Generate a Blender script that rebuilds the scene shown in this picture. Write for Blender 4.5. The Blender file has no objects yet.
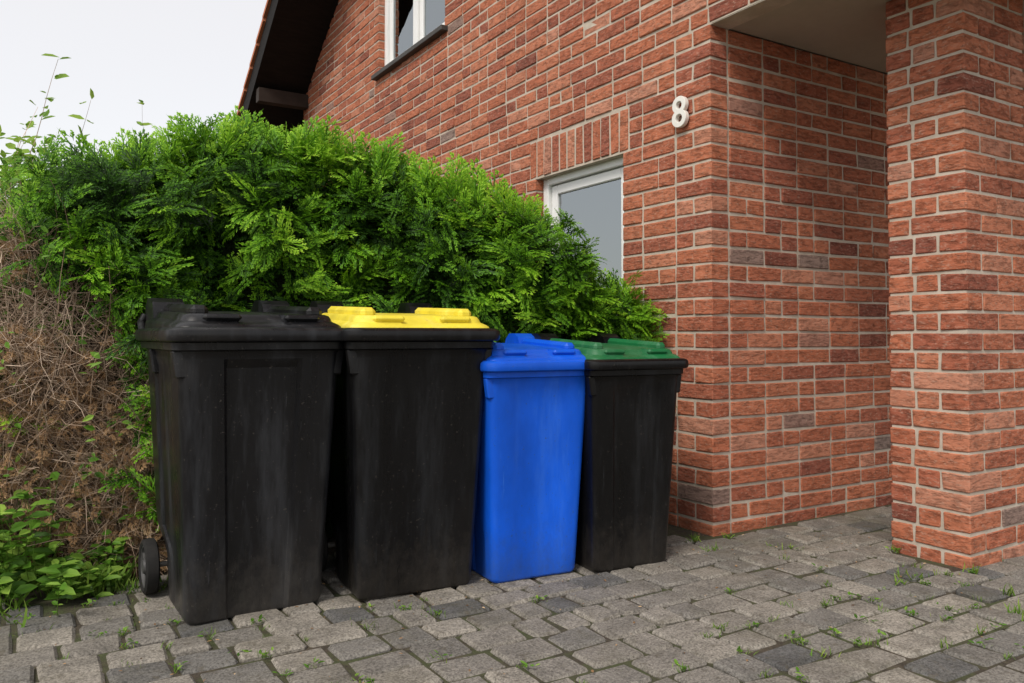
import bpy, bmesh, math, random
import numpy as np
from mathutils import Matrix, Vector, noise

rng = np.random.default_rng(7)
random.seed(7)
scene = bpy.context.scene
COL = scene.collection

# ------------------------------------------------------------------ helpers
def link(o, parent=None):
    COL.objects.link(o)
    if parent: o.parent = parent
    return o

def raw_mesh(name, V, loops, totals, mats=(), mat_idx=None, tint=None, smooth=False, sharp=None):
    me = bpy.data.meshes.new(name)
    V = np.asarray(V, dtype=np.float32).reshape(-1, 3)
    loops = np.asarray(loops, dtype=np.int32).ravel()
    totals = np.asarray(totals, dtype=np.int32).ravel()
    me.vertices.add(len(V)); me.vertices.foreach_set('co', V.ravel())
    me.loops.add(len(loops)); me.loops.foreach_set('vertex_index', loops)
    me.polygons.add(len(totals))
    starts = np.concatenate([[0], np.cumsum(totals)[:-1]]).astype(np.int32)
    me.polygons.foreach_set('loop_start', starts)
    me.update(calc_edges=True)
    for m in mats: me.materials.append(m)
    if mat_idx is not None: me.polygons.foreach_set('material_index', np.asarray(mat_idx, dtype=np.int32))
    if tint is not None:
        a = me.attributes.new('tint', 'FLOAT', 'POINT'); a.data.foreach_set('value', np.asarray(tint, dtype=np.float32).ravel())
    me.polygons.foreach_set('use_smooth', np.full(len(totals), smooth))
    me.update()
    if sharp: me.set_sharp_from_angle(angle=math.radians(sharp))
    return me

def obj_from(name, me, parent=None):
    return link(bpy.data.objects.new(name, me), parent)

def empty(name, loc, rotz=0, parent=None):
    e = bpy.data.objects.new(name, None); e.empty_display_size = .2
    e.location = loc; e.rotation_euler = (0, 0, rotz)
    return link(e, parent)

# chamfered-box template
bm = bmesh.new(); bmesh.ops.create_cube(bm, size=1.0)
bmesh.ops.bevel(bm, geom=bm.edges[:], offset=.1, segments=1, affect='EDGES')
bm.verts.ensure_lookup_table()
TB = np.array([v.co[:] for v in bm.verts]); TBs = np.sign(TB); TBi = (np.abs(TB) < .45).astype(float)
TBl = []; TBt = []
for f in bm.faces:
    TBl += [v.index for v in f.verts]; TBt.append(len(f.verts))
TBl = np.array(TBl); TBt = np.array(TBt); bm.free()
TBc = ((TBs[:, 0] > 0) * 4 + (TBs[:, 1] > 0) * 2 + (TBs[:, 2] > 0)).astype(int)

class Boxes:
    """many chamfered boxes collected in one mesh"""
    def __init__(s): s.c=[]; s.h=[]; s.b=[]; s.j=[]; s.t=[]; s.m=[]
    def add(s, x0, x1, y0, y1, z0, z1, bev=.003, jit=0., tint=.5, mat=0):
        s.c.append(((x0+x1)/2, (y0+y1)/2, (z0+z1)/2)); s.h.append((abs(x1-x0)/2, abs(y1-y0)/2, abs(z1-z0)/2))
        s.b.append(bev); s.j.append(jit); s.t.append(tint); s.m.append(mat)
    def mesh(s, name, mats, tilt=0., smooth=False):
        c=np.array(s.c)[:,None]; h=np.array(s.h)[:,None]; b=np.array(s.b)[:,None,None]
        b=np.minimum(b, h.min(axis=2, keepdims=True)*.9)
        N=len(s.c)
        loc=TBs[None]*(h-b*TBi[None])
        J=rng.normal(0,1,(N,8,3))*np.array(s.j)[:,None,None]
        loc=loc+J[:,TBc]
        if tilt>0:
            tx=rng.normal(0,tilt,(N,1)); ty=rng.normal(0,tilt,(N,1)); tz=rng.normal(0,tilt*.8,(N,1))
            dz=loc[:,:,0]*tx+loc[:,:,1]*ty
            nx=loc[:,:,0]-loc[:,:,1]*tz; ny=loc[:,:,1]+loc[:,:,0]*tz
            loc=np.stack([nx,ny,loc[:,:,2]+dz],axis=2)
        V=c+loc; n=len(TB)
        L=(TBl[None]+np.arange(N)[:,None]*n).ravel(); T=np.tile(TBt,N)
        return raw_mesh(name,V,L,T,mats,np.repeat(np.array(s.m),len(TBt)),np.repeat(np.array(s.t),n),smooth)

def loft(rings, cap0=True, cap1=True):
    n=len(rings[0]); V=np.concatenate([np.array(r) for r in rings]); L=[];T=[]
    for k in range(len(rings)-1):
        for i in range(n):
            j=(i+1)%n
            L+=[k*n+i,k*n+j,(k+1)*n+j,(k+1)*n+i];T.append(4)
    if cap0: L+=list(range(n))[::-1];T.append(n)
    if cap1: L+=[(len(rings)-1)*n+i for i in range(n)];T.append(n)
    return V,L,T

def merge(parts):
    V=[];L=[];T=[];o=0
    for v,l,t in parts:
        v=np.asarray(v);V.append(v);L+=[i+o for i in l];T+=list(t);o+=len(v)
    return np.concatenate(V),L,T

def simple_box(x0,x1,y0,y1,z0,z1,bev=.003):
    c=np.array([(x0+x1)/2,(y0+y1)/2,(z0+z1)/2]);h=np.array([abs(x1-x0)/2,abs(y1-y0)/2,abs(z1-z0)/2])
    b=min(bev,h.min()*.9)
    return c+TBs*(h-b*TBi),list(TBl),list(TBt)

def prism(poly,x0,x1):
    """poly list of (y,z) extruded along x"""
    n=len(poly);V=[(x0,y,z) for y,z in poly]+[(x1,y,z) for y,z in poly];L=[];T=[]
    for i in range(n):
        j=(i+1)%n;L+=[i,j,n+j,n+i];T.append(4)
    L+=list(range(n))[::-1];T.append(n);L+=list(range(n,2*n));T.append(n)
    return np.array(V,dtype=float),L,T

def cyl(p0,p1,r,n=20,r1=None):
    p0=Vector(p0);p1=Vector(p1);d=(p1-p0).normalized();a=d.orthogonal().normalized();b=d.cross(a)
    r1=r if r1 is None else r1
    R0=[(p0+(a*math.cos(t)+b*math.sin(t))*r)[:] for t in np.linspace(0,2*math.pi,n,endpoint=False)]
    R1=[(p1+(a*math.cos(t)+b*math.sin(t))*r1)[:] for t in np.linspace(0,2*math.pi,n,endpoint=False)]
    return loft([R0,R1])

# ------------------------------------------------------------------ materials
def new_mat(name):
    m=bpy.data.materials.new(name);m.use_nodes=True;nt=m.node_tree
    return m,nt,nt.nodes['Principled BSDF']
def N(nt,t,**k):
    n=nt.nodes.new(t)
    for a,b in k.items(): setattr(n,a,b)
    return n
def ramp(nt,stops,fac=None,interp='LINEAR'):
    r=N(nt,'ShaderNodeValToRGB');r.color_ramp.interpolation=interp
    e=r.color_ramp.elements
    while len(e)>1:e.remove(e[-1])
    e[0].position=stops[0][0];e[0].color=(*stops[0][1],1)
    for p,c in stops[1:]:
        q=e.new(p);q.color=(*c,1)
    if fac is not None: nt.links.new(fac,r.inputs[0])
    return r
def mapped_noise(nt,scale,vscale=(1,1,1),detail=4,rough=.6,coord='Object'):
    tc=N(nt,'ShaderNodeTexCoord');mp=N(nt,'ShaderNodeMapping');mp.inputs['Scale'].default_value=vscale
    nt.links.new(tc.outputs[coord],mp.inputs[0])
    n=N(nt,'ShaderNodeTexNoise');n.inputs['Scale'].default_value=scale;n.inputs['Detail'].default_value=min(detail,5);n.inputs['Roughness'].default_value=rough
    nt.links.new(mp.outputs[0],n.inputs['Vector'])
    return n
def mix(nt,fac,a,b,blend='MIX'):
    m=N(nt,'ShaderNodeMix',data_type='RGBA',blend_type=blend)
    for s,v in ((m.inputs[0],fac),(m.inputs[6],a),(m.inputs[7],b)):
        if hasattr(v,'links') or hasattr(v,'is_linked'): nt.links.new(v,s)
        elif isinstance(v,(int,float)): s.default_value=v
        else: s.default_value=(*v,1)
    return m.outputs[2]
def bump(nt,bs,h,strength,dist,prev=None):
    b=N(nt,'ShaderNodeBump');b.inputs['Strength'].default_value=strength;b.inputs['Distance'].default_value=dist
    nt.links.new(h,b.inputs['Height'])
    if prev is not None: nt.links.new(prev,b.inputs['Normal'])
    if bs is not None: nt.links.new(b.outputs[0],bs.inputs['Normal'])
    return b.outputs[0]
def attr(nt,name='tint'):
    a=N(nt,'ShaderNodeAttribute');a.attribute_name=name;return a.outputs['Fac']
def BW(v): return (v,v,v)

# brick
def mk_brick():
    m,nt,bs=new_mat('fired_brick')
    base=ramp(nt,[(0,(.24,.078,.052)),(.12,(.34,.105,.064)),(.35,(.41,.13,.072)),(.6,(.475,.155,.08)),(.8,(.52,.19,.105)),(.88,(.53,.235,.15)),(.94,(.40,.19,.135)),(1,(.26,.19,.16))],attr(nt))
    n1=mapped_noise(nt,14,(1,1,2.2),5,.7)
    r1=ramp(nt,[(.28,BW(.58)),(.5,BW(1)),(.75,BW(1.22))],n1.outputs[0])
    c=mix(nt,1,base.outputs[0],r1.outputs[0],'MULTIPLY')
    n2=mapped_noise(nt,42,(1,1,2.5),4,.7)
    r2=ramp(nt,[(.53,BW(0)),(.68,BW(.5))],n2.outputs[0])
    c=mix(nt,r2.outputs[0],c,(.54,.38,.29))
    nt.links.new(c,bs.inputs['Base Color']);bs.inputs['Roughness'].default_value=.85
    bs.inputs['Specular IOR Level'].default_value=.2
    # offset the relief per brick so it does not run on from brick to brick
    n3=mapped_noise(nt,20,(1,1,3.4),5,.75)
    at=N(nt,'ShaderNodeAttribute');at.attribute_name='tint'
    n3.noise_dimensions='4D'
    mm=N(nt,'ShaderNodeMath',operation='MULTIPLY');nt.links.new(at.outputs['Fac'],mm.inputs[0]);mm.inputs[1].default_value=137.;nt.links.new(mm.outputs[0],n3.inputs['W'])
    w=ramp(nt,[(.35,BW(0)),(.48,BW(.85)),(.62,BW(1))],n3.outputs[0])
    p=bump(nt,None,w.outputs[0],.85,.009)
    bump(nt,bs,n2.outputs[0],.5,.003,p)
    return m
M_brick=mk_brick()
def mk_simple(name,c1,c2,scale,rough=.85,bs_=.4,bd=.004,vs=(1,1,1),spec=.3):
    m,nt,bs=new_mat(name)
    n=mapped_noise(nt,scale,vs,5,.7);r=ramp(nt,[(.3,c1),(.7,c2)],n.outputs[0])
    nt.links.new(r.outputs[0],bs.inputs['Base Color']);bs.inputs['Roughness'].default_value=rough
    bs.inputs['Specular IOR Level'].default_value=spec
    n2=mapped_noise(nt,scale*6,vs,3,.6);bump(nt,bs,n2.outputs[0],bs_,bd)
    return m
M_mortar=mk_simple('mortar',(.40,.34,.265),(.60,.52,.43),7,.95,.6,.004)
M_plaster=mk_simple('ceiling_plaster',(.38,.34,.27),(.46,.42,.34),2.5,.9,.3,.003)
M_darkwood=mk_simple('dark_stained_wood',(.007,.006,.0055),(.015,.012,.010),6,.7,.3,.002,(1,1,8),.15)
M_purlin=mk_simple('brown_wood',(.022,.014,.010),(.04,.027,.020),6,.7,.3,.002,(1,6,1))
M_tile=mk_simple('clay_roof_tile',(.40,.12,.055),(.52,.19,.09),6,.8,.4,.004)
M_white=mk_simple('white_frame_paint',(.80,.80,.78),(.88,.88,.86),3,.4,.1,.001,spec=.5)
M_sill=mk_simple('dark_stone_sill',(.05,.045,.04),(.08,.075,.07),9,.6,.3,.002)
M_curtain=mk_simple('net_curtain',(.70,.74,.75),(.88,.9,.9),3.5,.9,.3,.006,(1,9,.6))
M_room=mk_simple('dim_room',(.02,.022,.022),(.05,.05,.048),1.5,.9,.1,.001)
M_number=mk_simple('enamel_white',(.74,.72,.66),(.82,.80,.74),9,.4,.1,.001,spec=.5)
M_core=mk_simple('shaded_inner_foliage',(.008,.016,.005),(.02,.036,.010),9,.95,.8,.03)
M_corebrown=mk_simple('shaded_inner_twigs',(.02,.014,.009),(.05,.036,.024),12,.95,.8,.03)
def mk_glass():
    m=bpy.data.materials.new('window_glass');m.use_nodes=True;nt=m.node_tree;nt.nodes.clear()
    o=N(nt,'ShaderNodeOutputMaterial');g=N(nt,'ShaderNodeBsdfGlossy');g.inputs['Roughness'].default_value=.01;g.inputs[0].default_value=(.90,.97,1,1)
    t=N(nt,'ShaderNodeBsdfTransparent');t.inputs[0].default_value=(.86,.93,.94,1)
    f=N(nt,'ShaderNodeFresnel');f.inputs[0].default_value=3.8
    tc=mapped_noise(nt,2.2,(1,1,1),2,.5);b=N(nt,'ShaderNodeBump');b.inputs['Strength'].default_value=.15;b.inputs['Distance'].default_value=.01
    nt.links.new(tc.outputs[0],b.inputs['Height']);nt.links.new(b.outputs[0],g.inputs['Normal'])
    x=N(nt,'ShaderNodeMixShader');nt.links.new(f.outputs[0],x.inputs[0]);nt.links.new(t.outputs[0],x.inputs[1]);nt.links.new(g.outputs[0],x.inputs[2]);nt.links.new(x.outputs[0],o.inputs[0])
    return m
M_glass=mk_glass()

def mk_paver():
    m,nt,bs=new_mat('concrete_paver')
    base=ramp(nt,[(0,(.11,.108,.104)),(.2,(.155,.147,.134)),(.6,(.22,.20,.172)),(1,(.285,.258,.218))],attr(nt))
    n1=mapped_noise(nt,6,(1,1,1),5,.75);r1=ramp(nt,[(.3,BW(.6)),(.52,BW(1)),(.75,BW(1.25))],n1.outputs[0])
    c=mix(nt,1,base.outputs[0],r1.outputs[0],'MULTIPLY')
    n2=mapped_noise(nt,130,(1,1,1),3,.75);r2=ramp(nt,[(.35,BW(.4)),(.5,BW(1)),(.7,BW(1.6))],n2.outputs[0])
    c=mix(nt,.85,c,r2.outputs[0],'MULTIPLY')
    n5=mapped_noise(nt,1.6,(1,1,1),5,.75);r5=ramp(nt,[(.50,BW(0)),(.68,BW(.5))],n5.outputs[0])
    c=mix(nt,r5.outputs[0],c,(.105,.095,.058))
    n6=mapped_noise(nt,26,(1,1,1),4,.7);r6=ramp(nt,[(.56,BW(0)),(.66,BW(.6))],n6.outputs[0])
    c=mix(nt,r6.outputs[0],c,(.10,.086,.063))
    nt.links.new(c,bs.inputs['Base Color']);bs.inputs['Roughness'].default_value=.85;bs.inputs['Specular IOR Level'].default_value=.25
    p=bump(nt,None,n2.outputs[0],.7,.004);bump(nt,bs,n1.outputs[0],.6,.014,p)
    return m
M_paver=mk_paver()
def mk_joint(name='joint_soil_and_moss',green=.5):
    m,nt,bs=new_mat(name)
    n1=mapped_noise(nt,40,(1,1,1),5,.75);r1=ramp(nt,[(.3,(.03,.024,.016)),(.6,(.085,.066,.044)),(.8,(.17,.135,.09))],n1.outputs[0])
    n2=mapped_noise(nt,5,(1,1,1),5,.8);r2=ramp(nt,[(green-.05,BW(0)),(green+.12,BW(.75))],n2.outputs[0])
    c=mix(nt,r2.outputs[0],r1.outputs[0],(.06,.08,.022))
    nt.links.new(c,bs.inputs['Base Color']);bs.inputs['Roughness'].default_value=.95
    bump(nt,bs,n1.outputs[0],.9,.012)
    return m
M_joint=mk_joint('joint_soil_and_moss',.48);M_ground=mk_joint('garden_soil',.55)

def mk_plastic(name,col,light,dustcol,dust=.6,rough=.40,spec=.25,scuff=.38,haze=.25):
    m,nt,bs=new_mat(name)
    n1=mapped_noise(nt,3,(1,1,.5),5,.65);r1=ramp(nt,[(.35,BW(.8)),(.7,BW(1.25))],n1.outputs[0])
    c=mix(nt,1,col,r1.outputs[0],'MULTIPLY')
    n2=mapped_noise(nt,7,(1.6,1.6,.20),5,.7);r2=ramp(nt,[(.50,BW(0)),(.76,BW(scuff))],n2.outputs[0])
    c=mix(nt,r2.outputs[0],c,light)
    n9=mapped_noise(nt,2.6,(1,1,.8),3,.6);r9=ramp(nt,[(.48,BW(0)),(.70,BW(haze))],n9.outputs[0])
    c=mix(nt,r9.outputs[0],c,dustcol)
    # fine scratches
    n7=mapped_noise(nt,60,(1,1,.06),3,.7);r7=ramp(nt,[(.64,BW(0)),(.74,BW(scuff*1.3))],n7.outputs[0])
    n8=mapped_noise(nt,4.5,(1,1,1),3,.6);r8=ramp(nt,[(.48,BW(0)),(.60,BW(1))],n8.outputs[0])
    sc=mix(nt,1,r7.outputs[0],r8.outputs[0],'MULTIPLY')
    c=mix(nt,sc,c,light)
    n3=mapped_noise(nt,85,(1,1,1),2,.6);r3=ramp(nt,[(.67,BW(0)),(.73,BW(.55))],n3.outputs[0])
    c=mix(nt,r3.outputs[0],c,dustcol)
    tc=N(nt,'ShaderNodeTexCoord');sp=N(nt,'ShaderNodeSeparateXYZ');nt.links.new(tc.outputs['Object'],sp.inputs[0])
    n4=mapped_noise(nt,30,(1,1,.6),5,.8)
    ma=N(nt,'ShaderNodeMath',operation='MULTIPLY_ADD');nt.links.new(n4.outputs[0],ma.inputs[0]);ma.inputs[1].default_value=-.55;nt.links.new(sp.outputs[2],ma.inputs[2])
    mr=N(nt,'ShaderNodeMapRange');nt.links.new(ma.outputs[0],mr.inputs[0])
    mr.inputs[1].default_value=-.33;mr.inputs[2].default_value=-.06;mr.inputs[3].default_value=dust;mr.inputs[4].default_value=0.0
    c=mix(nt,mr.outputs[0],c,dustcol)
    nt.links.new(c,bs.inputs['Base Color'])
    rr=N(nt,'ShaderNodeMapRange');nt.links.new(n2.outputs[0],rr.inputs[0]);rr.inputs[1].default_value=.3;rr.inputs[2].default_value=.7;rr.inputs[3].default_value=rough-.08;rr.inputs[4].default_value=rough+.15
    nt.links.new(rr.outputs[0],bs.inputs['Roughness']);bs.inputs['Specular IOR Level'].default_value=spec
    n5=mapped_noise(nt,260,(1,1,1),2,.5);p=bump(nt,None,n5.outputs[0],.2,.0006)
    bump(nt,bs,n1.outputs[0],.12,.010,p)
    return m
M_black=mk_plastic('weathered_black_plastic',(.004,.004,.0045),(.040,.044,.050),(.050,.043,.036),.5,.30,.27,.34,.10)
M_blackw=mk_plastic('faded_black_plastic',(.0075,.0075,.0085),(.075,.08,.09),(.075,.067,.058),.45,.30,.30,.36,.14)
M_blue=mk_plastic('blue_plastic',(.006,.10,.66),(.08,.25,.72),(.04,.085,.22),.5,.36,.25,.24,.06)
M_yellow=mk_plastic('yellow_plastic',(.80,.66,.055),(.82,.76,.30),(.45,.36,.12),0,.42,.3,.38,.15)
M_green=mk_plastic('green_plastic',(.012,.14,.045),(.16,.34,.21),(.08,.13,.07),0,.42,.3,.38,.25)
M_rubber=mk_simple('tyre_rubber',(.010,.010,.010),(.026,.024,.022),20,.8,.4,.002)
M_rim=mk_simple('wheel_hub_plastic',(.05,.05,.052),(.09,.088,.085),20,.55,.3,.001)
M_steel=mk_simple('axle_steel',(.2,.18,.16),(.3,.28,.26),20,.5,.2,.001)

def mk_leaf(name,stops,rough=.5,trans=.3,nscale=2.5):
    m=bpy.data.materials.new(name);m.use_nodes=True;nt=m.node_tree;bs=nt.nodes['Principled BSDF'];out=nt.nodes['Material Output']
    r=ramp(nt,stops,attr(nt));c=r.outputs[0]
    nt.links.new(c,bs.inputs['Base Color']);bs.inputs['Roughness'].default_value=rough;bs.inputs['Specular IOR Level'].default_value=.2
    if trans>0:
        t=N(nt,'ShaderNodeBsdfTranslucent');nt.links.new(c,t.inputs[0]);x=N(nt,'ShaderNodeMixShader');x.inputs[0].default_value=trans
        nt.links.new(bs.outputs[0],x.inputs[1]);nt.links.new(t.outputs[0],x.inputs[2]);nt.links.new(x.outputs[0],out.inputs[0])
    return m
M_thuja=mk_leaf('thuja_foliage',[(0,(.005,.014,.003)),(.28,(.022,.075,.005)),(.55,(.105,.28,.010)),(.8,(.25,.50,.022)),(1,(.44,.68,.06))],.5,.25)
M_dead=mk_leaf('dry_foliage',[(0,(.08,.045,.024)),(.4,(.24,.14,.07)),(.75,(.42,.26,.13)),(1,(.52,.38,.23))],.85,0)
M_twig=mk_leaf('dry_twigs',[(0,(.07,.048,.036)),(.5,(.33,.235,.165)),(1,(.66,.52,.40))],.9,0)
M_leaf=mk_leaf('broad_leaf',[(0,(.03,.075,.010)),(.5,(.11,.25,.025)),(1,(.36,.54,.09))],.45,.35)
M_grass=mk_leaf('grass_blade',[(0,(.06,.07,.02)),(.5,(.12,.24,.03)),(1,(.32,.42,.07))],.5,.3)

# ------------------------------------------------------------------ house frame
C=(.96,3.84,0.);TH=math.radians(31.6);ct,st=math.cos(TH),math.sin(TH)
def to_local(X,Y):
    dx=X-C[0];dy=Y-C[1];return dx*ct+dy*st,-dx*st+dy*ct
def to_world(x,y): return C[0]+x*ct-y*st,C[1]+x*st+y*ct

house=empty('brick_house',C,TH)
house['label']='red brick gabled house with porch pillar and white-framed windows';house['category']='house'

RH=.08333;Z0=-.03
def soff(y): return 4.13-.65*(y-5.9)
RY=1.2
def soff_front(y): return soff(RY)-.65*(RY-y)

def lay(u0,u1,row):
    out=[];u=u0
    first=.24 if row%2==0 else .115
    k=0
    while u<u1-.02:
        l=first if k==0 else (.24 if random.random()<.72 else .115)
        e=u+l
        if u1-e<.07: e=u1
        out.append((u,min(e,u1)));u=e+.013;k+=1
    return out
def btint():
    r=random.random()
    if r<.018: return random.uniform(.93,1)
    if r<.14: return random.uniform(0,.2)
    return random.uniform(.2,.9)
BD=.115
def brick(B,ax,a0,a1,z0,z1,front,sgn=1,depth=BD):
    pr=random.gauss(0,.0016)
    if ax=='y': B.add(front+pr,front+depth,a0,a1,z0,z1,.004,.0016,btint(),0)
    else: B.add(a0,a1,front+pr,front+depth,z0,z1,.004,.0016,btint(),0)

def subtract(iv,holes):
    res=[iv]
    for h0,h1 in holes:
        nr=[]
        for a,b in res:
            if h1<=a or h0>=b: nr.append((a,b));continue
            if h0>a: nr.append((a,h0))
            if h1<b: nr.append((h1,b))
        res=nr
    return res

LW=(.664,1.54,.97,1.97); UW=(2.85,4.22,3.385,4.72)
SOL=(.62,1.60,1.97,2.21)
BH=.0703
B=Boxes();k=0
while True:
    zb=Z0+k*RH;zt=zb+BH;zm=(zb+zt)/2
    if zb>7.1: break
    ymax=min(6.55,5.9+(4.13-zt)/.65+.1)
    ymin=0. if k<30 else max(-1.5,RY-(soff(RY)-zt)/.65-.1)
    holes=[];mh=[]
    for w in (LW,UW):
        if w[2]-.01<zm<w[3]: holes.append((w[0],w[1]));mh.append((w[0],w[1]))
    if SOL[2]<zm<SOL[3]: holes.append((SOL[0],SOL[1]))
    for a,b in subtract((ymin,ymax),holes):
        s=a
        if a==0. and k<30 and k%2==1: s=.128
        if a==-1.5 and k%2==1: s=-1.5+.128
        if a==SOL[1]: s=a+.013
        for p,q in lay(s,b-(.013 if b==SOL[0] else 0),k): brick(B,'y',p,q,zb,zt,0.)
    for a,b in subtract((ymin,ymax),mh):
        B.add(.006,.13,a+.006,b-.004,zb-.0130,zt,0.0001,0,.5,1)
    k+=1
y=SOL[0]
while y<SOL[1]-.06:
    brick(B,'y',y,y+BH,SOL[2],SOL[3]-.013,0.);y+=.0835
gw=obj_from('wall',B.mesh('gable_wall',[M_brick,M_mortar]),house);gw['label']='brick gable wall with two windows'
B=Boxes();DX=(2.05,3.05,-.03,2.1)
for k in range(30):
    zb=Z0+k*RH;zt=zb+BH;zm=(zb+zt)/2
    hl=[(DX[0],DX[1])] if zm<DX[3] else []
    for a,b in subtract((0.,4.6),hl):
        s=a if (a>0 or k%2==1) else .128
        for p,q in lay(s,b,k): brick(B,'x',p,q,zb,zt,0.)
        B.add(a+.13 if a==0. else a,b,.006,.13,zb-.0130,zt,.0001,0,.5,1)
fw=obj_from('wall',B.mesh('porch_wall',[M_brick,M_mortar]),house);fw['label']='brick wall beneath the porch ceiling'
B=Boxes()
for k in range(30,64):
    zb=Z0+k*RH;zt=zb+BH
    if zt>soff_front(-1.5)+.05: break
    s=0. if k%2==1 else .128
    for p,q in lay(s,6.,k): brick(B,'x',p,q,zb,zt,-1.5)
    B.add(.13,6.,-1.493,-1.37,zb-.0130,zt,.0001,0,.5,1)
obj_from('wall',B.mesh('upper_wall',[M_brick,M_mortar]),house)
B=Boxes()
for k in range(30):
    zb=Z0+k*RH;zt=zb+BH
    for p,q in lay(-1.5,-.01,k): brick(B,'y',p,q,zb,zt,4.6)
    B.add(4.607,4.73,-1.49,-.01,zb-.0130,zt,.0001,0,.5,1)
obj_from('wall',B.mesh('return_wall',[M_brick,M_mortar]),house)
me=raw_mesh('rear_wall',*merge([simple_box(.14,6,6.40,6.548,0,3.7)]),[M_brick]);obj_from('wall',me,house)
me=raw_mesh('side_wall',*merge([simple_box(5.9,6,.2,6.38,0,3.7)]),[M_brick]);obj_from('wall',me,house)
me=raw_mesh('porch_ceiling',*merge([simple_box(.004,4.6,-1.49,.0-.002,2.458,2.466),simple_box(.14,4.6,-1.36,.14,2.47,2.62)]),[M_plaster]);o=obj_from('ceiling',me,house);o['label']='plastered porch ceiling'
# pillar
B=Boxes();px0,px1,py0,py1=.485,.975,-.95,-.60
for k in range(30):
    zb=Z0+k*RH;zt=zb+BH;g=.013
    if k%2==0:
        rows=[(px0,px0+.24,py0,py0+.115),(px0+.24+g,px1,py0,py0+.115)]
        rows+=[(px0,px0+.24,py1-.115,py1),(px0+.24+g,px1,py1-.115,py1)]
        rows+=[(px0,px0+.115,py0+.115+g,py1-.115-g),(px1-.115,px1,py0+.115+g,py1-.115-g)]
    else:
        rows=[(px0,px0+.115,py0,py0+.24),(px0,px0+.115,py0+.24+g,py1),(px1-.115,px1,py0,py0+.24),(px1-.115,px1,py0+.24+g,py1)]
        rows+=[(px0+.115+g,px1-.115-g,py0,py0+.115),(px0+.115+g,px1-.115-g,py1-.115,py1)]
    for r in rows: B.add(*r,zb,zt,.004,.0015,btint(),0)
    B.add(px0+.006,px1-.006,py0+.006,py1-.006,zb-.0130,zt,.0001,0,.5,1)
pl=obj_from('pillar',B.mesh('pillar',[M_brick,M_mortar]),house);pl['label']='square brick porch pillar'

def window(w,mull,depth=.06):
    y0,y1,z0,z1=w
    e=empty('window',(0,0,0),0,house)
    F=[];t=.055;x0=depth;x1=depth+.06
    F+=[simple_box(x0,x1,y0,y0+t,z0,z1),simple_box(x0,x1,y1-t,y1,z0,z1),simple_box(x0,x1,y0+t,y1-t,z1-t,z1),simple_box(x0,x1,y0+t,y1-t,z0,z0+t)]
    if mull: ym=(y0+y1)/2;F.append(simple_box(x0+.002,x1,ym-.035,ym+.035,z0+t,z1-t));spans=[(y0+t,ym-.035),(ym+.035,y1-t)]
    else: spans=[(y0+t,y1-t)]
    obj_from('frame',raw_mesh('window_frame',*merge(F),[M_white]),e)
    S=[];G=[];s=.06
    for a,b in spans:
        a+=.006;b-=.006;c0=z0+t+.006;c1=z1-t-.006;xs=x0+.024;xe=x0+.058
        S+=[simple_box(xs,xe,a,a+s,c0,c1,.006),simple_box(xs,xe,b-s,b,c0,c1,.006),simple_box(xs,xe,a+s,b-s,c1-s,c1,.006),simple_box(xs,xe,a+s,b-s,c0,c0+s,.006)]
        G.append(simple_box(xs+.018,xs+.022,a+s-.003,b-s+.003,c0+s-.003,c1-s+.003,.0002))
    obj_from('sash',raw_mesh('window_sash',*merge(S),[M_white]),e)
    obj_from('glass',raw_mesh('window_glass',*merge(G),[M_glass]),e)
    n=110;ys=np.linspace(y0+.20,y1-.02,n) if not mull else np.linspace(y0+.02,y1-.02,n);V=[];
    for z in (z0,z1):
        for i,yy in enumerate(ys): V.append((x1+.025+.010*math.sin(yy*75)+.006*math.sin(yy*31+1),yy,z))
    L=[];T=[]
    for i in range(n-1): L+=[i,i+1,n+i+1,n+i];T.append(4)
    obj_from('curtain',raw_mesh('curtain',V,L,T,[M_curtain],smooth=True),e)
    obj_from('room_backing',raw_mesh('room_backing',*simple_box(x1+.5,x1+.52,y0-.5,y1+.5,z0-.4,z1+.3),[M_room]),e)
    obj_from('sill',raw_mesh('window_sill',*merge([simple_box(-.055,depth-.002,y0-.05,y1+.05,z0-.045,z0-.003,.004)]),[M_sill]),e)
window(LW,False);window(UW,True)
e=empty('door',(0,0,0),0,house)
obj_from('frame',raw_mesh('door_frame',*merge([simple_box(2.05,2.12,.05,.12,0,2.07),simple_box(2.98,3.05,.05,.12,0,2.07),simple_box(2.12,2.98,.05,.12,2.0,2.07)]),[M_darkwood]),e)
obj_from('door_leaf',raw_mesh('door_leaf',*merge([simple_box(2.122,2.978,.07,.11,0,1.998)]+[simple_box(2.2,2.9,.055,.069,z,z+.4,.01) for z in(.2,.75,1.35)]),[M_darkwood]),e)
obj_from('handle',raw_mesh('door_handle',*merge([cyl((2.2,.03,1.05),(2.32,.03,1.05),.01),cyl((2.2,.03,1.05),(2.2,.07,1.05),.01)]),[M_steel],smooth=True,sharp=40),e)
# roof
xr0,xr1=-.6,6.3;YE=7.3;YF=-2.2
rf=empty('roof',(0,0,0),0,house)
P=[prism([(RY,soff(RY)),(YE,soff(YE)),(YE,soff(YE)+.26),(RY,soff(RY)+.26)],xr0,xr1),
   prism([(YF,soff_front(YF)),(RY-.001,soff(RY)),(RY-.001,soff(RY)+.26),(YF,soff_front(YF)+.26)],xr0,xr1),
   simple_box(xr0,xr1,YE,YE+.03,soff(YE)-.06,soff(YE)+.24)]
obj_from('soffit',raw_mesh('roof_soffit',*merge(P),[M_darkwood]),rf)
P=[];nc=22
for i in range(nc):
    ya=RY+(YE+.06-RY)*i/nc;yb=RY+(YE+.06-RY)*(i+1)/nc+.03
    za=soff(ya)+.265;zb=soff(yb)+.30
    P.append(prism([(ya,za),(yb,zb),(yb,zb+.045),(ya,za+.05)],xr0-.03,xr1+.03))
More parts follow.
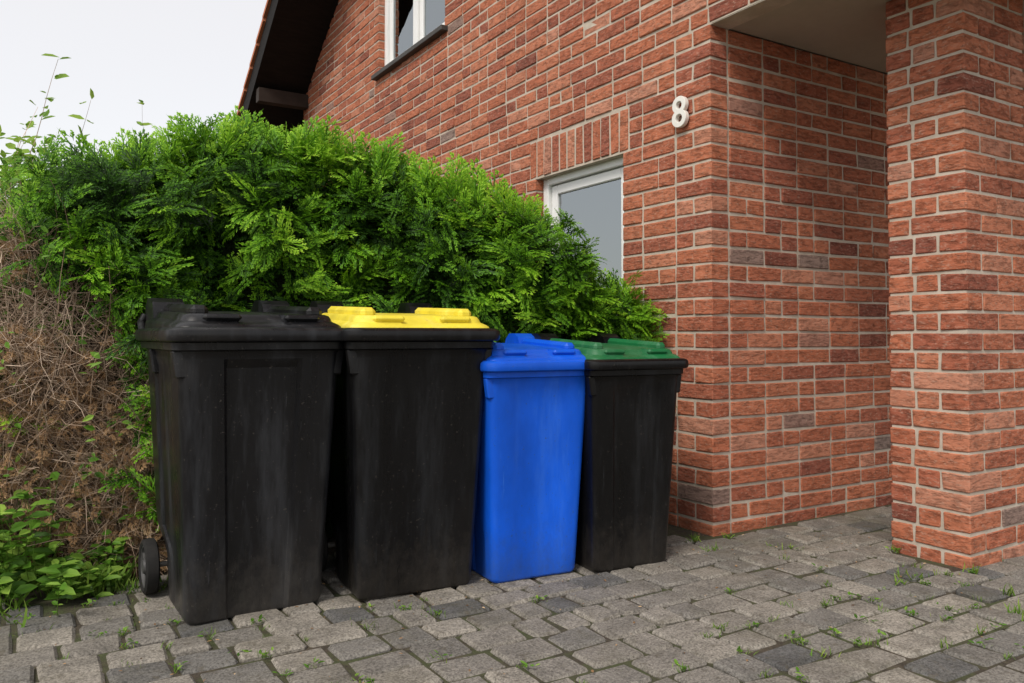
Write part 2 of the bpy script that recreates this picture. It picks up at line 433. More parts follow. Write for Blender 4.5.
for i in range(12):
    ya=RY-(RY-YF+.06)*i/12;yb=RY-(RY-YF+.06)*(i+1)/12-.03
    za=soff_front(ya)+.265;zb=soff_front(yb)+.30
    P.append(prism([(ya,za+.05),(yb,zb+.045),(yb,zb),(ya,za)],xr0-.03,xr1+.03))
obj_from('roof_tiles',raw_mesh('roof_tiles',*merge(P),[M_tile]),rf)
for yy in (6.36,3.9,1.14):
    obj_from('purlin',raw_mesh('purlin',*simple_box(xr0+.03,.0,yy,yy+.12,soff(yy+.12)-.16,soff(yy+.12)-.003),[M_purlin]),rf)
# house number
cu=bpy.data.curves.new('num','FONT');cu.body='8';cu.size=.215;cu.extrude=.010;cu.bevel_depth=.002;cu.offset=.001;cu.align_x='CENTER'
tmp=bpy.data.objects.new('tmpnum',cu);COL.objects.link(tmp);dg=bpy.context.evaluated_depsgraph_get();dg.update()
me=bpy.data.meshes.new_from_object(tmp.evaluated_get(dg));bpy.data.objects.remove(tmp)
me.materials.clear();me.materials.append(M_number)
no=obj_from('house_number',me,house);R=Matrix(((0,0,-1),(-1,0,0),(0,1,0))).to_4x4();R.translation=Vector((-.022,.185,1.995));no.matrix_local=R
no['label']='white metal house number 8'

# ------------------------------------------------------------------ ground & paving
def hedge_front(L): return 3.47+.21*(L+1.2)
g=bmesh.new();S=60
vs=[g.verts.new((x,y,-.022)) for x,y in((-S,-S),(S,-S),(S,S),(-S,S))];g.faces.new(vs)
gm=bpy.data.meshes.new('ground');g.to_mesh(gm);g.free();gm.materials.append(M_ground)
gr=obj_from('ground',gm);gr['kind']='structure'
B=Boxes();pw=.142;joints=[]
yy=-4.4
while yy<1.2:
    x=-6.2+random.uniform(0,.2)
    while x<5.:
        l=random.choice([.12,.15,.17,.17,.2,.2])
        cx,cy=x+l/2,yy+pw/2;X,Y=to_world(cx,cy)
        ok=not(cx>-.1 and cy>-.07)
        lim=hedge_front(X)+.02 if X>-1.2 else (3.15 if X>-1.45 else 2.90+.1*math.sin(X*5))
        if X<.85 and Y>lim: ok=False
        if X<.9 and Y>3.95: ok=False
        if px0-.05<cx<px1+.05 and py0-.03<cy<py1+.03: ok=False
        if Y<-1.2 or X<-4.2: ok=False
        if ok:
            wave=.006*noise.noise(Vector((X*1.3,Y*1.3,0)))
            dz=random.gauss(0,.0024)+wave
            r=random.random();t=random.uniform(.0,.22) if r<.12 else random.uniform(.3,1)
            B.add(x+.004,x+l-.005,yy+.004,yy+pw-.005,-.06+dz,dz,.010,.0028,t,0)
            joints.append((x,yy+random.random()*pw));joints.append((x+random.random()*l,yy))
        x+=l+.003
    yy+=pw+.003
pv=obj_from('paving',B.mesh('paving',[M_paver],tilt=.012));pv.location=C;pv.rotation_euler=(0,0,TH);pv['kind']='structure'
g=bmesh.new();pts=[(-6.2,-4.4),(5,-4.4),(5,0),(-.0,0),(-.0,.6),(-6.2,.6)]
g.faces.new([g.verts.new((x,y,-.011)) for x,y in pts]);gm=bpy.data.meshes.new('joint_filling');g.to_mesh(gm);g.free();gm.materials.append(M_joint)
jf=obj_from('paving_joint_filling',gm);jf.location=C;jf.rotation_euler=(0,0,TH);jf['kind']='structure'

# ------------------------------------------------------------------ bins
def ring(w,yf,yb,r,z,ch=0,cw=.15,sch=0):
    hw=w/2;p=[]
    def arc(cx,cy,a0,a1,n=8):
        for t in np.linspace(a0,a1,n): p.append((cx+r*math.cos(t),cy+r*math.sin(t),z))
    pi=math.pi
    arc(-hw+r,yf+r,pi,1.5*pi)
    p.append((-cw,yf,z));p.append((-cw+.012,yf+ch,z));p.append((cw-.012,yf+ch,z));p.append((cw,yf,z))
    arc(hw-r,yf+r,1.5*pi,2*pi)
    ym=(yf+yb)/2;d=(yb-yf)*.24
    p.append((hw,ym-d,z));p.append((hw-sch,ym-d+.014,z));p.append((hw-sch,ym+d-.014,z));p.append((hw,ym+d,z))
    arc(hw-r,yb-r,0,.5*pi);arc(-hw+r,yb-r,.5*pi,pi)
    p.append((-hw,ym+d,z));p.append((-hw+sch,ym+d-.014,z));p.append((-hw+sch,ym-d+.014,z));p.append((-hw,ym-d,z))
    return p

def make_bin(pos,phi,sx,sy,sz,mb,ml,label,lidmat=None,ch=.010,cw=.15):
    """pos: front bottom centre"""
    e=empty('wheelie_bin',(pos[0]-math.sin(phi)*.25*sy,pos[1]+math.cos(phi)*.25*sy,0),phi)
    e['label']=label;e['category']='wheelie bin';e['group']='wheeled rubbish bins lined up along the hedge'
    oy=-.25
    def sc(v):
        v=np.array(v,dtype=float);v[:,1]+=oy;v[:,0]*=sx;v[:,1]*=sy;v[:,2]*=sz;return v
    R=[]
    for z in [0,.008,.02,.10,.17,.20,.26,.5,.75,.84,.87,.885]:
        t=z/.94;w=.445+.085*t;yf=-.062*t;yb=.50+.10*t;r=.036
        c_=ch;sch=.008;cc=cw*(.78+.22*t)
        if z==0:w-=.022;yf+=.011;yb-=.01;r=.030;c_=ch*.5;sch=0
        if z==.008:w-=.007;yf+=.003;c_=ch*.8;sch=.0
        if z<=.17:yb=.33
        elif z==.20: yb=.36
        elif z==.26: yb=.52
        if z>=.87: c_=0;sch=0
        R.append(ring(w,yf,yb,r,z,c_,cc,sch))
    R.append(ring(.533,-.064,.598,.038,.896,0,cw,0))
    R.append(ring(.566,-.082,.610,.044,.902,0,cw,0))
    R.append(ring(.570,-.083,.611,.044,.925,0,cw,0))
    R.append(ring(.560,-.076,.606,.044,.930,0,cw,0))
    R.append(ring(.560,-.076,.606,.044,.958,0,cw,0))
    V,L,T=loft(R)
    parts=[(sc(V),L,T)]
    for s in(-1,1):   # collar grip ears
        for ya,yb_ in((-.050,-.01),(.38,.42)):
            v,l,t=simple_box(s*.240,s*.281,ya,yb_,.81,.9005,.006);v=v.copy();lo=v[:,2]<.85;v[lo,0]-=s*.012;parts.append((sc(v),l,t))
    me=raw_mesh('bin_body',*merge(parts),[mb],smooth=True,sharp=25)
    obj_from('body',me,e)
    le=[ring(.586,-.106,.631,.055,.928),ring(.598,-.112,.636,.060,.932),ring(.604,-.115,.638,.062,.940),ring(.604,-.115,.638,.062,.956),ring(.600,-.113,.636,.060,.965),
        ring(.588,-.106,.630,.056,.971),ring(.570,-.096,.622,.052,.975),ring(.53,-.075,.60,.045,.976),ring(.526,-.072,.598,.045,.970),ring(.3,.05,.5,.035,.970)]
    V,L,T=loft(le);ps=[(sc(V),L,T)]
    for s in(-1,1):
        pr=[(.47,.975),(.49,1.045),(.51,1.075),(.55,1.092),(.62,1.094),(.665,1.065),(.69,1.0),(.67,.965),(.60,.955)]
        x0=s*.255;x1=s*.145
        v,l,t=prism([(a,bz) for a,bz in pr],min(x0,x1),max(x0,x1));ps.append((sc(v),l,t))
    lid=obj_from('lid',raw_mesh('bin_lid',*merge(ps),[lidmat or mb],smooth=True,sharp=32),e)
    def tilt(rg): return [(x,y,z+.014*(y-.26)/.35) for x,y,z in rg]
    pr=[ring(.545,-.080,.600,.050,.963,0,.09),ring(.544,-.079,.599,.050,.986,0,.09),ring(.538,-.075,.595,.050,.994,.004,.09),ring(.526,-.068,.590,.050,.999,.008,.09),
        ring(.500,-.045,.575,.055,1.008,.02,.085),ring(.492,-.039,.571,.055,1.020,.033,.08),ring(.484,-.032,.566,.055,1.028,.037,.08),ring(.465,-.018,.553,.055,1.032,.04,.075),ring(.30,.12,.44,.045,1.035,.03,.05)]
    V,L,T=loft([tilt(q) for q in pr]);ps=[(sc(V),L,T)]
    for s in(-1,1):
        v,l,t=simple_box(s*.19-.028,s*.19+.028,-.0,.50,1.020,1.060,.014);v=v.copy();v[:,2]+=.014*(v[:,1]-.26)/.35;ps.append((sc(v),l,t))
        v,l,t=simple_box(s*.13-.06,s*.13+.06,-.055,-.022,.996,1.020,.010);v=v.copy();ps.append((sc(v),l,t))
    obj_from('lid_panel',raw_mesh('bin_lid_panel',*merge(ps),[ml],smooth=True,sharp=32),lid)
    ps=[cyl((-.145,.672,1.03),(.145,.672,1.03),.014),cyl((-.27,.672,1.0),(-.255,.672,1.03),.014),cyl((.255,.672,1.03),(.27,.672,1.0),.014),cyl((-.27,.60,.94),(-.27,.672,1.0),.014),cyl((.27,.60,.94),(.27,.672,1.0),.014)]
    ps=[(sc(v),l,t) for v,l,t in ps]
    obj_from('handle',raw_mesh('bin_handle',*merge(ps),[mb],smooth=True,sharp=40),e)
    ax=(.445-.25)*sy;hx=.215*sx
    obj_from('axle',raw_mesh('axle',*cyl((-hx-.05,ax,.1),(hx+.05,ax,.1),.010),[M_steel],smooth=True,sharp=40),e)
    for s in(-1,1):
        we=empty('wheel',(s*(hx+.052),ax,.1),0,e)
        def tor(prof):
            n=36;V=[];L=[];T=[];m=len(prof)
            for i in range(n):
                a=2*math.pi*i/n
                for x,r in prof:V.append((x*s,r*math.cos(a),r*math.sin(a)))
            for i in range(n):
                for k in range(m):
                    a=i*m+k;b_=i*m+(k+1)%m;c_=((i+1)%n)*m+(k+1)%m;d_=((i+1)%n)*m+k
                    L+=[a,b_,c_,d_];T.append(4)
            return np.array(V),L,T
        obj_from('tyre',raw_mesh('tyre',*tor([(-.02,.076),(-.024,.088),(-.018,.098),(0,.1),(.018,.098),(.024,.088),(.02,.076)]),[M_rubber],smooth=True,sharp=40),we)
        P=[tor([(-.012,.002),(-.016,.078),(.018,.078),(.018,.070),(.006,.064),(.006,.030),(.022,.024),(.024,.002)])]
        for q in range(6):
            a=q*math.pi/3;v,l,t=simple_box(-.002,.014,-.005,.005,.026,.068,.001);v=v.copy();yv=v[:,1]*math.cos(a)-v[:,2]*math.sin(a);zv=v[:,1]*math.sin(a)+v[:,2]*math.cos(a);v[:,0]*=s;v[:,1]=yv;v[:,2]=zv;P.append((v,l,t))
        obj_from('rim',raw_mesh('wheel_rim',*merge(P),[M_rim],smooth=True,sharp=40),we)
    return e
RD=math.radians
make_bin((-.865,2.745),RD(33),1.03,1,1.0,M_blackw,M_blackw,'large black wheelie bin with black lid beside dry hedge',None,.018,.13)
make_bin((-.345,2.963),RD(27),1,1,1,M_black,M_yellow,'large black wheelie bin with yellow lid',M_black,.004)
make_bin((.095,3.154),RD(27),.84,.77,.875,M_blue,M_blue,'small bright blue wheelie bin with blue lid',None,.006)
make_bin((.492,3.29),RD(27),.82,.77,.875,M_black,M_green,'small black wheelie bin with green lid beside brick wall',M_black,.008)

# ------------------------------------------------------------------ vegetation
def unit(a): return a/np.maximum(np.linalg.norm(a,axis=-1,keepdims=True),1e-6)
def frames(D,Nn):
    X=unit(D);Y=unit(np.cross(Nn,X));Z=np.cross(X,Y);return np.stack([X,Y,Z],axis=1)
def scatter(T,F,tt,pos,R,scale,tint):
    V=pos[:,None]+np.einsum('nk,Nkj->Nnj',T,R)*scale[:,None,None]
    n=len(T);FF=(F[None]+np.arange(len(pos))[:,None,None]*n).reshape(-1,4)
    ti=np.clip(tint[:,None]+tt[None],0,1)
    return V.reshape(-1,3),FF,ti.ravel()
def veg_mesh(name,parts,mats):
    V=[];L=[];T=[];t=[];m=[];o=0
    for (v,f,ti),mi in parts:
        V.append(v);L.append(f.ravel()+o);T.append(np.full(len(f),4));t.append(ti);m.append(np.full(len(f),mi));o+=len(v)
    return raw_mesh(name,np.concatenate(V),np.concatenate(L),np.concatenate(T),mats,np.concatenate(m),np.concatenate(t),False)

def frond(seed,nst=6,droop=.35):
    """flat feathery conifer spray, tips brighter than the base"""
    r=np.random.default_rng(seed);V=[];F=[];tt=[]
    def blade(p,d,l,w,t0,t1):
        d=np.array(d)/np.linalg.norm(d);s=np.array([-d[1],d[0]])
        q=[p-s*w*.4,p+d*l*.7+s*w,p+d*l,p+d*l*.7-s*w]
        i=len(V)
        for k,a in enumerate(q):
            V.append((a[0],a[1],-droop*a[0]**2-.4*a[1]**2+r.normal(0,.010)));tt.append([t0,(t0+2*t1)/3,t1,(t0+2*t1)/3][k])
        F.append((i,i+1,i+2,i+3))
    blade(np.array([0.,0.]),(1,r.normal(0,.05)),1.0,.016,-.3,.15)
    for i in range(nst):
        for s in(-1,1):
            x=.05+.80*(i+r.uniform(-.2,.2))/nst+(.06 if s>0 else 0)
            l=(.56*(1-max(x,0))**.55)*r.uniform(.65,1.12);a=math.radians(r.uniform(26,44))
            p=np.array([x,0]);d=np.array([math.cos(a),s*math.sin(a)])
            t=x*.45
            blade(p,d,l,.018,-.25+t*.3,.18+t*.5)
            for f,s2 in((.26,1),(.38,-1),(.52,1),(.64,-1),(.78,1)):
                if r.random()<.10: continue
                a2=a*s+s2*math.radians(r.uniform(24,38))
                blade(p+d*l*f,(math.cos(a2),math.sin(a2)),l*.42*(1.25-f)*r.uniform(.8,1.2),.018,-.10+t*.4,.30+t*.5)
    return np.array(V),np.array(F),np.array(tt)
FR=[frond(1,6,.5),frond(2,6,.8),frond(3,5,.4),frond(8,6,1.0)]

HL=[-2.7,-2.45,-2.25,-2.05,-1.85,-1.5,-1.2,-.9,-.6,-.3,0,.25,.5,.65,.78,.88]
HH=[ .7, .80, 1.12,1.56,1.75,1.85,1.86,1.74,1.74,1.70,1.54,1.34,1.17,1.15,1.10,.90]
def hedge_point(L,a,inset=0.):
    H=np.interp(L,HL,HH)-inset
    th=.42-inset
    e=np.clip((L-.30)/.62,0,1);th=th*np.sqrt(np.maximum(1-e**2,.02))
    ang=a*math.pi
    cx=-np.sign(np.cos(ang))*np.abs(np.cos(ang))**.45*th
    z=np.abs(np.sin(ang))**.55*H
    Dc=hedge_front(L)+.42+.03
    return np.stack([L,Dc+cx,z],axis=-1)
def lump(p,s,amp,off=0):
    return np.array([noise.noise(Vector((q[0]*s+off,q[1]*s,q[2]*s)))*amp for q in p])
def hedge_samples(n,inset=0,amax=.85):
    L=rng.uniform(-2.5,.88,n);a=rng.beta(1.35,1.6,n)*amax
    a=np.clip(a,.02,amax)
    p=hedge_point(L,a,inset);q1=hedge_point(L+.02,a,inset);q2=hedge_point(L,a+.01,inset)
    nn=unit(np.cross(q2-p,q1-p));
    flip=(nn[:,1]>0)&(a<.4);nn[flip]*=-1
    up=(a>=.4)&(a<=.6)&(nn[:,2]<0);nn[up]*=-1
    bk=(a>.6)&(nn[:,1]<0);nn[bk]*=-1
    d=lump(p,2.6,.14)+lump(p,7,.12,9)
    return p+nn*d[:,None],nn
def wall_ok(p,m=.03):
    lx,ly=to_local(p[:,0],p[:,1]);return (lx<-m)|(ly<-.02)
hedge=empty('thuja_hedge',(-.9,3.9,0))
hedge['label']='lush green thuja hedge growing against brick house';hedge['category']='hedge'
parts=[]
cp,cn=hedge_samples(1550)
# branches leaning out over the dry part beside the first bin
nx_=130;ex=np.stack([rng.uniform(-2.05,-1.36,nx_),rng.uniform(3.10,3.40,nx_),rng.uniform(.95,1.68,nx_)],axis=1)
ex=ex[(ex[:,2]>1.28-.9*(ex[:,0]+1.85))]
low=np.stack([rng.uniform(-1.52,-1.34,24),rng.uniform(3.12,3.35,24),rng.uniform(.25,1.0,24)],axis=1)
ex=np.concatenate([ex,low])
cp=np.concatenate([cp,ex]);cn=np.concatenate([cn,np.tile(unit(np.array([[0,-1.,.25]])),(len(ex),1))])
M=len(cp)
axis=unit(cn*rng.uniform(.5,1.1,(M,1))+np.array([0,0,.42])+rng.normal(0,.36,(M,3)))
ctint=rng.normal(0,.09,M)
cdep=np.abs(rng.normal(0,.065,M))
for rep in range(8):
    T,F,tt=FR[rep%4]
    back=rng.uniform(-.02,.16,M)
    p=cp-cn*cdep[:,None]-axis*back[:,None]+rng.normal(0,.022,cp.shape)
    D=axis*.8+rng.normal(0,.40,(M,3))+np.array([0,0,.05])
    Nn=cn*.9+np.array([0,0,.65])+rng.normal(0,.32,(M,3))
    sc_=rng.uniform(.075,.165,M)
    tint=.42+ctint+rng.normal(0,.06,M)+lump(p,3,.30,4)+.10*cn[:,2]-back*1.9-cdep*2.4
    ok=wall_ok(p,.05)&(p[:,2]>.05)
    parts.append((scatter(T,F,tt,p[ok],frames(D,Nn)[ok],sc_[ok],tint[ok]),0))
nl=420
L=rng.uniform(-2.1,.6,nl);p=hedge_point(L,rng.uniform(.36,.6,nl));p=p+np.array([0,0,1])*lump(p,2.6,.1)[:,None]
D=np.array([0,-.1,1.])+rng.normal(0,.33,(nl,3));Nn=np.array([0,-1.,.2])+rng.normal(0,.4,(nl,3))
ok=wall_ok(p,.05)
parts.append((scatter(*FR[2],p[ok],frames(D,Nn)[ok],(rng.uniform(.08,.24,nl)*np.where(L>.1,.6,1))[ok],.5+rng.normal(0,.08,ok.sum())),0))
fo=obj_from('foliage',veg_mesh('thuja_foliage',parts,[M_thuja]),hedge);fo.location=(.9,-3.9,0)
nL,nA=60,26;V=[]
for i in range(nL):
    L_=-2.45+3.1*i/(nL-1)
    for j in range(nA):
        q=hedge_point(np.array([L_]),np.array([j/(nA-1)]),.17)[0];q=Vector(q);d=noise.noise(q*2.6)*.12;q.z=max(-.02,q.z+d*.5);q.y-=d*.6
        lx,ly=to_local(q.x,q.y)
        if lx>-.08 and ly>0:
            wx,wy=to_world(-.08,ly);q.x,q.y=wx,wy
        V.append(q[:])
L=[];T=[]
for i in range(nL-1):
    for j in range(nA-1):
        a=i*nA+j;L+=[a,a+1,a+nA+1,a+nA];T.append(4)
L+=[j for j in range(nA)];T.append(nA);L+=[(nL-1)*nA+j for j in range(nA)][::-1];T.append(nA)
o=obj_from('shade_core',raw_mesh('hedge_core',V,L,T,[M_core],smooth=True),hedge);o.location=(.9,-3.9,0)  # solid filler shell, the hedge's inner shade put into its near-black colour

def tubes(paths,rad,tint,ns=3):
    Np,P,_=paths.shape
    d=unit(paths[:,-1]-paths[:,0]);a=unit(np.cross(d,rng.normal(0,1,(Np,3))));b=np.cross(d,a)
    ang=np.arange(ns)*2*math.pi/ns
    off=a[:,None,None]*np.cos(ang)[None,None,:,None]+b[:,None,None]*np.sin(ang)[None,None,:,None]
    taper=np.linspace(1,.35,P)
    V=paths[:,:,None]+off*(rad[:,None,None,None]*taper[None,:,None,None])
    F=[]
    for k in range(P-1):
        for s in range(ns):
            s2=(s+1)%ns;F.append((k*ns+s,k*ns+s2,(k+1)*ns+s2,(k+1)*ns+s))
    F=np.array(F);n=P*ns
    FF=(F[None]+np.arange(Np)[:,None,None]*n).reshape(-1,4)
    return V.reshape(-1,3),FF,np.repeat(np.clip(tint,0,1),n)
def walk(start,d,length,P=6,wob=.25,grav=0.):
    Np=len(start);pts=[start];dd=unit(d)
    for k in range(P-1):
        dd=unit(dd+rng.normal(0,wob,(Np,3))+np.array([0,0,grav]));pts.append(pts[-1]+dd*(length/(P-1))[:,None])
    return np.stack(pts,axis=1)
# dry hedge
dh=empty('dry_hedge',(-2.05,3.5,0));dh['label']='brown dried-out hedge of bare twigs beside the bins';dh['category']='hedge'
def dry_point(n,inset=0.):
    L=rng.uniform(-2.75,-1.38,n);zz=rng.uniform(0,1,n)**.9
    H=1.38+.06*np.sin(L*5)-.50*np.clip((L+1.85)/.35,0,1)
    z=zz*H
    y=3.17+.04*np.sin(L*7)+.16*zz**6+rng.uniform(0,.16,n)+inset
    y=y+np.clip((L+1.6)/.25,0,1)**2*.12
    return np.stack([L,y,z],axis=1)
n=9000;s=dry_point(n);D=np.stack([rng.normal(0,.5,n),rng.normal(-.28,.4,n),rng.uniform(-.35,1.1,n)],axis=1)
pth=walk(s,D,rng.uniform(.08,.32,n),5,.30,-.02)
tw=tubes(pth,rng.uniform(.0007,.0022,n),.60+rng.normal(0,.2,n)+.25*(s[:,2]-.8)+lump(s,4,.35,6))
n2=300;s=dry_point(n2,.06);s[:,2]*=.7;pth=walk(s,np.stack([rng.normal(0,.35,n2),rng.normal(-.1,.2,n2),np.ones(n2)],axis=1),rng.uniform(.4,.75,n2),7,.2,0)
tw2=tubes(pth,rng.uniform(.002,.005,n2),.45+rng.normal(0,.12,n2),4)
o=obj_from('twigs',veg_mesh('dry_twigs',[(tw,0),(tw2,0)],[M_twig]),dh);o.location=(2.05,-3.5,0)
parts=[]
for T,F,tt in FR[:3]:
    n=1700;s=dry_point(n,-.02);keep=(lump(s,3.3,1,2)+.35*(.75-s[:,2])+.3*(s[:,0]+2.0))>-.03;s=s[keep];n=len(s)
    D=np.stack([rng.normal(0,.5,n),rng.normal(-.5,.3,n),rng.normal(-.35,.5,n)],axis=1)
    parts.append((scatter(T,F,tt*.7,s,frames(D,np.array([0,-.7,.6])+rng.normal(0,.4,(n,3))),rng.uniform(.03,.080,n),.45+rng.normal(0,.18,n)),0))
o=obj_from('dead_foliage',veg_mesh('dead_foliage',parts,[M_dead]),dh);o.location=(2.05,-3.5,0)
me=raw_mesh('dry_core',*merge([simple_box(-2.8,-1.62,3.42,3.8,-.02,1.12,.1)]),[M_corebrown]);o=obj_from('shade_core',me,dh);o.location=(2.05,-3.5,0)  # plain filler box, shade between the twigs painted as dark brown

LT=np.array([(0,0,0),(.32,.24,.05),(.72,.18,.02),(1,0,-.10),(.32,-.24,.05),(.72,-.18,.02)]);LF=np.array([(0,3,2,1),(0,4,5,3)]);Lt=np.array([-.05,.05,.05,.1,-.02,0])
def leaves(p,D,Nn,s,t): return scatter(LT,LF,Lt,p,frames(D,Nn),s,t)
# leafy shrub behind
sh=empty('leafy_shrub',(-2.6,4.3,0));sh['label']='light green leafy shrub with wispy shoots behind hedge';sh['category']='shrub'
n=360;base=np.stack([rng.uniform(-3.2,-2.1,n),rng.normal(4.0,.25,n),rng.uniform(1.0,1.60,n)],axis=1)
hgt=rng.uniform(.2,.42,n);hgt[:46]=rng.uniform(.45,.75,46);base[:46,0]=rng.uniform(-2.95,-1.95,46);pth=walk(base,np.stack([rng.normal(.05,.3,n),rng.normal(0,.25,n),np.ones(n)],axis=1),hgt,8,.13,.02)
st_=tubes(pth,rng.uniform(.0018,.0032,n),.55+rng.normal(0,.15,n))
lp=[];ld=[];lt=[]
for i in range(n):
    for k in range(1,8):
        for q in range(3 if k<6 else 2):
            lp.append(pth[i,k]+rng.normal(0,.012,3));ld.append(rng.normal(0,1,3)*[.9,.9,.3]+[0,0,.35]);lt.append(.52+.05*k)
lp=np.array(lp);ld=np.array(ld);m=len(lp)
lv=leaves(lp,ld,np.array([0,-.3,1.])+rng.normal(0,.45,(m,3)),rng.uniform(.03,.085,m),np.array(lt)+rng.normal(0,.13,m))
n3=30;b3=np.stack([rng.uniform(-3.1,-2.3,n3),rng.normal(4.3,.15,n3),np.zeros(n3)-.02],axis=1);p3=walk(b3,np.stack([rng.normal(0,.12,n3),rng.normal(0,.12,n3),np.ones(n3)],axis=1),rng.uniform(1.1,1.5,n3),7,.08,0)
st3=tubes(p3,rng.uniform(.006,.012,n3),.3+rng.normal(0,.1,n3),5)
o=obj_from('stems',veg_mesh('shrub_stems',[(st_,0),(st3,0)],[M_twig]),sh);o.location=(2.6,-4.3,0)
o=obj_from('leaves',veg_mesh('shrub_leaves',[(lv,0)],[M_leaf]),sh);o.location=(2.6,-4.3,0)

GT=[];GF=[];
for k,(x,w,z) in enumerate([(0,.06,0),(.35,.055,.0),(.7,.04,-.08),(1,.004,-.28)]): GT+=[(x,w,z),(x,-w,z)]
for k in range(3): GF.append((2*k,2*k+1,2*k+3,2*k+2))
GT=np.array(GT);GF=np.array(GF);Gt=np.repeat([-.2,-.05,.08,.15],2)
def grass(p,s,t):
    m=len(p);D=np.stack([rng.normal(0,.5,m),rng.normal(0,.5,m),np.ones(m)],axis=1);return scatter(GT,GF,Gt,p,frames(D,rng.normal(0,1,(m,3))),s,t)
parts=[]
n=2400;p=np.stack([rng.uniform(-2.7,-1.30,n),rng.normal(2.97,.14,n),np.full(n,-.012)],axis=1)
kz=lump(p,3,1,5);p=p[(kz>-.14)&((p[:,0]<-1.47)|(p[:,1]>2.98))];n=len(p);parts.append((grass(p,rng.uniform(.03,.13,n)*np.where(p[:,0]>-1.47,.5,1),.55+rng.normal(0,.16,n)),0))
n=170;b0=np.stack([rng.uniform(-2.7,-1.50,n),rng.normal(3.01,.09,n),np.full(n,-.01)],axis=1)
h=rng.uniform(.06,.18,n)*(1+1.7*(b0[:,0]<-1.72));pth=walk(b0,np.stack([rng.normal(0,.3,n),rng.normal(-.25,.2,n),np.ones(n)],axis=1),h,6,.12,0)
parts.append((tubes(pth,rng.uniform(.0015,.0025,n),.5+rng.normal(0,.1,n)),0))
lp=[];ld=[]
for i in range(n):
    for k in range(1,6):
        for q in range(2):
            a=rng.uniform(0,6.28);lp.append(pth[i,k]);ld.append((math.cos(a),math.sin(a),rng.uniform(-.1,.4)))
lp=np.array(lp);ld=np.array(ld);m=len(lp)
parts.append((leaves(lp,ld,np.array([0,-.5,1.])+rng.normal(0,.3,(m,3)),rng.uniform(.015,.085,m),.50+rng.normal(0,.22,m)),1))
w=obj_from('hedge_base_weeds',veg_mesh('hedge_base_weeds',parts,[M_grass,M_leaf]));w['kind']='stuff';w['label']='grass and broad-leaved weeds at foot of hedge'
# climber leaves on the dry hedge
s=dry_point(800,-.05);s=s[lump(s,3.2,1,8)>.12];m=len(s)
tr=dry_point(30,-.05);trp=walk(tr,np.stack([rng.normal(0,.5,30),rng.normal(-.1,.1,30),rng.normal(.6,.5,30)],axis=1),rng.uniform(.2,.5,30),8,.25,0)
pp=[(leaves(s,rng.normal(0,1,(m,3))*[1,.3,.5]+[0,-.4,-.2],np.array([0,-.8,.6])+rng.normal(0,.3,(m,3)),rng.uniform(.02,.055,m),.45+rng.normal(0,.2,m)),0)]
q=trp[:,1:].reshape(-1,3);m=len(q);pp.append((leaves(q,rng.normal(0,1,(m,3))*[1,.3,.6]+[0,-.4,-.1],np.array([0,-.8,.6])+rng.normal(0,.3,(m,3)),rng.uniform(.02,.05,m),.55+rng.normal(0,.18,m)),0))
o=obj_from('green_leaves',veg_mesh('green_leaves',pp+[(tubes(trp,np.full(30,.0018),np.full(30,.4)),1)],[M_leaf,M_twig]),dh);o.location=(2.05,-3.5,0)

parts=[];gp=[];gs=[];lp=[];ld=[];ls=[]
J=np.array(joints);X,Y=to_world(J[:,0],J[:,1])
kz=np.array([noise.noise(Vector((a*1.1,b*1.1,3))) for a,b in zip(X,Y)])
def near(x,y):
    w_=.20
    lx,ly=to_local(x,y)
    if abs(lx-.73)<.7 and abs(ly+.9)<.65: w_=.9
    if ly>-.3 and lx<.1 and lx>-.4: w_=1.
    if 2.4<y<3.7 and x>.6: w_=max(w_,.42)
    dl=y-(2.72+.51*(x+.86))
    if -.3<dl<.25 and -1.2<x<.9: w_=max(w_,.5)
    if x<-1.0 and y>2.3: w_=max(w_,.5)
    return w_
for a,b,kk in zip(X,Y,kz):
    if b<1.6 or abs(a)>3.2: continue
    if to_local(a,b)[0]>.15 and to_local(a,b)[1]>-.55: continue
    pr_=near(a,b)*(1+2.4*kk)
    if random.random()<pr_:
        m=random.randint(3,20);sz=random.uniform(.008,.028)*(1.7 if near(a,b)>.7 else 1)
        sx_=random.uniform(.008,.026)
        for q in range(m):
            gp.append((a+random.gauss(0,sx_),b+random.gauss(0,.009),-.006));gs.append(sz*random.uniform(.6,1.3))
        if random.random()<.5:
            for q in range(random.randint(4,10)):
                an=random.uniform(0,6.28);lp.append((a+random.gauss(0,.014),b+random.gauss(0,.012),random.uniform(.0,.01)));ld.append((math.cos(an),math.sin(an),random.uniform(.1,.7)));ls.append(random.uniform(.008,.024))
gp=np.array(gp);gs=np.array(gs);parts.append((grass(gp,gs,.55+rng.normal(0,.2,len(gp))),0))
lp=np.array(lp);ld=np.array(ld);ls=np.array(ls);parts.append((leaves(lp,ld,np.array([0,0,1.])+rng.normal(0,.25,lp.shape),ls,.5+rng.normal(0,.18,len(lp))),1))
w=obj_from('paving_weeds',veg_mesh('paving_weeds',parts,[M_grass,M_leaf]));w['kind']='stuff';w['label']='small weeds and grass tufts between paving stones'
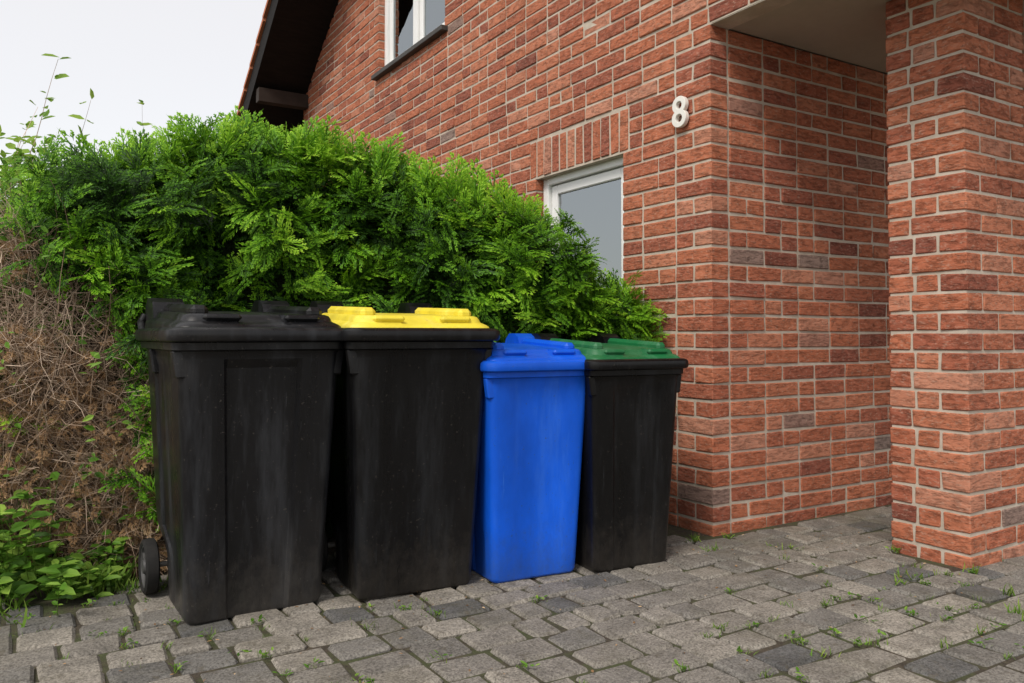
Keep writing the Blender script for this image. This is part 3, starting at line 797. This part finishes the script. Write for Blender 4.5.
# fallen dry scraps on the paving
n=1300;p=np.stack([rng.uniform(-2.4,2.2,n),rng.uniform(1.8,3.9,n),np.full(n,.006)],axis=1)
lx,ly=to_local(p[:,0],p[:,1]);wgt=np.exp(-np.abs(p[:,1]-(2.72+.51*(p[:,0]+.86)))/.45)
ok=(rng.random(n)<wgt*.8+.10)&~((lx>-.05)&(ly>-.05))&~((lx>px0-.03)&(lx<px1+.03)&(ly>py0-.03)&(ly<py1+.03));p=p[ok];n=len(p)
a=rng.uniform(0,6.28,n);lt=leaves(p,np.stack([np.cos(a),np.sin(a),rng.normal(0,.1,n)],axis=1),np.array([0,0,1.])+rng.normal(0,.3,(n,3)),rng.uniform(.005,.018,n),.5+rng.normal(0,.25,n))
w=obj_from('leaf_litter',veg_mesh('leaf_litter',[(lt,0)],[M_dead]));w['kind']='stuff';w['label']='small dry leaf scraps on the paving'

# ------------------------------------------------------------------ light, world, camera
wd=bpy.data.worlds.new('World');scene.world=wd;wd.use_nodes=True;nt=wd.node_tree;nt.nodes.clear()
sk=N(nt,'ShaderNodeTexSky',sky_type='NISHITA');sk.sun_disc=False;sk.sun_elevation=math.radians(50);sk.sun_rotation=math.radians(209)
b1=N(nt,'ShaderNodeBackground');b1.inputs[1].default_value=.05;nt.links.new(sk.outputs[0],b1.inputs[0])
b2=N(nt,'ShaderNodeBackground');b2.inputs[0].default_value=(1,.95,.90,1);b2.inputs[1].default_value=.80
ad=N(nt,'ShaderNodeAddShader');nt.links.new(b1.outputs[0],ad.inputs[0]);nt.links.new(b2.outputs[0],ad.inputs[1])
ou=N(nt,'ShaderNodeOutputWorld');nt.links.new(ad.outputs[0],ou.inputs[0])
sl=bpy.data.lights.new('sun','SUN');sl.energy=2.5;sl.angle=math.radians(18);sl.color=(1,.94,.86)
so=bpy.data.objects.new('sun',sl);COL.objects.link(so)
d=Vector((.42,.75,-.95)).normalized();so.rotation_euler=d.to_track_quat('-Z','Y').to_euler()
cam=bpy.data.cameras.new('camera');cam.lens=800/1024*36;cam.sensor_width=36;cam.clip_end=500;cam.clip_start=.05
pit=math.radians(1.5);cam.shift_y=-(6.5+800*math.tan(pit))/1024
co=bpy.data.objects.new('camera',cam);co.location=(0,0,.95);co.rotation_euler=(math.radians(90)+pit,0,0);COL.objects.link(co);scene.camera=co
scene.view_settings.view_transform='Standard';scene.view_settings.look='None';scene.view_settings.exposure=0
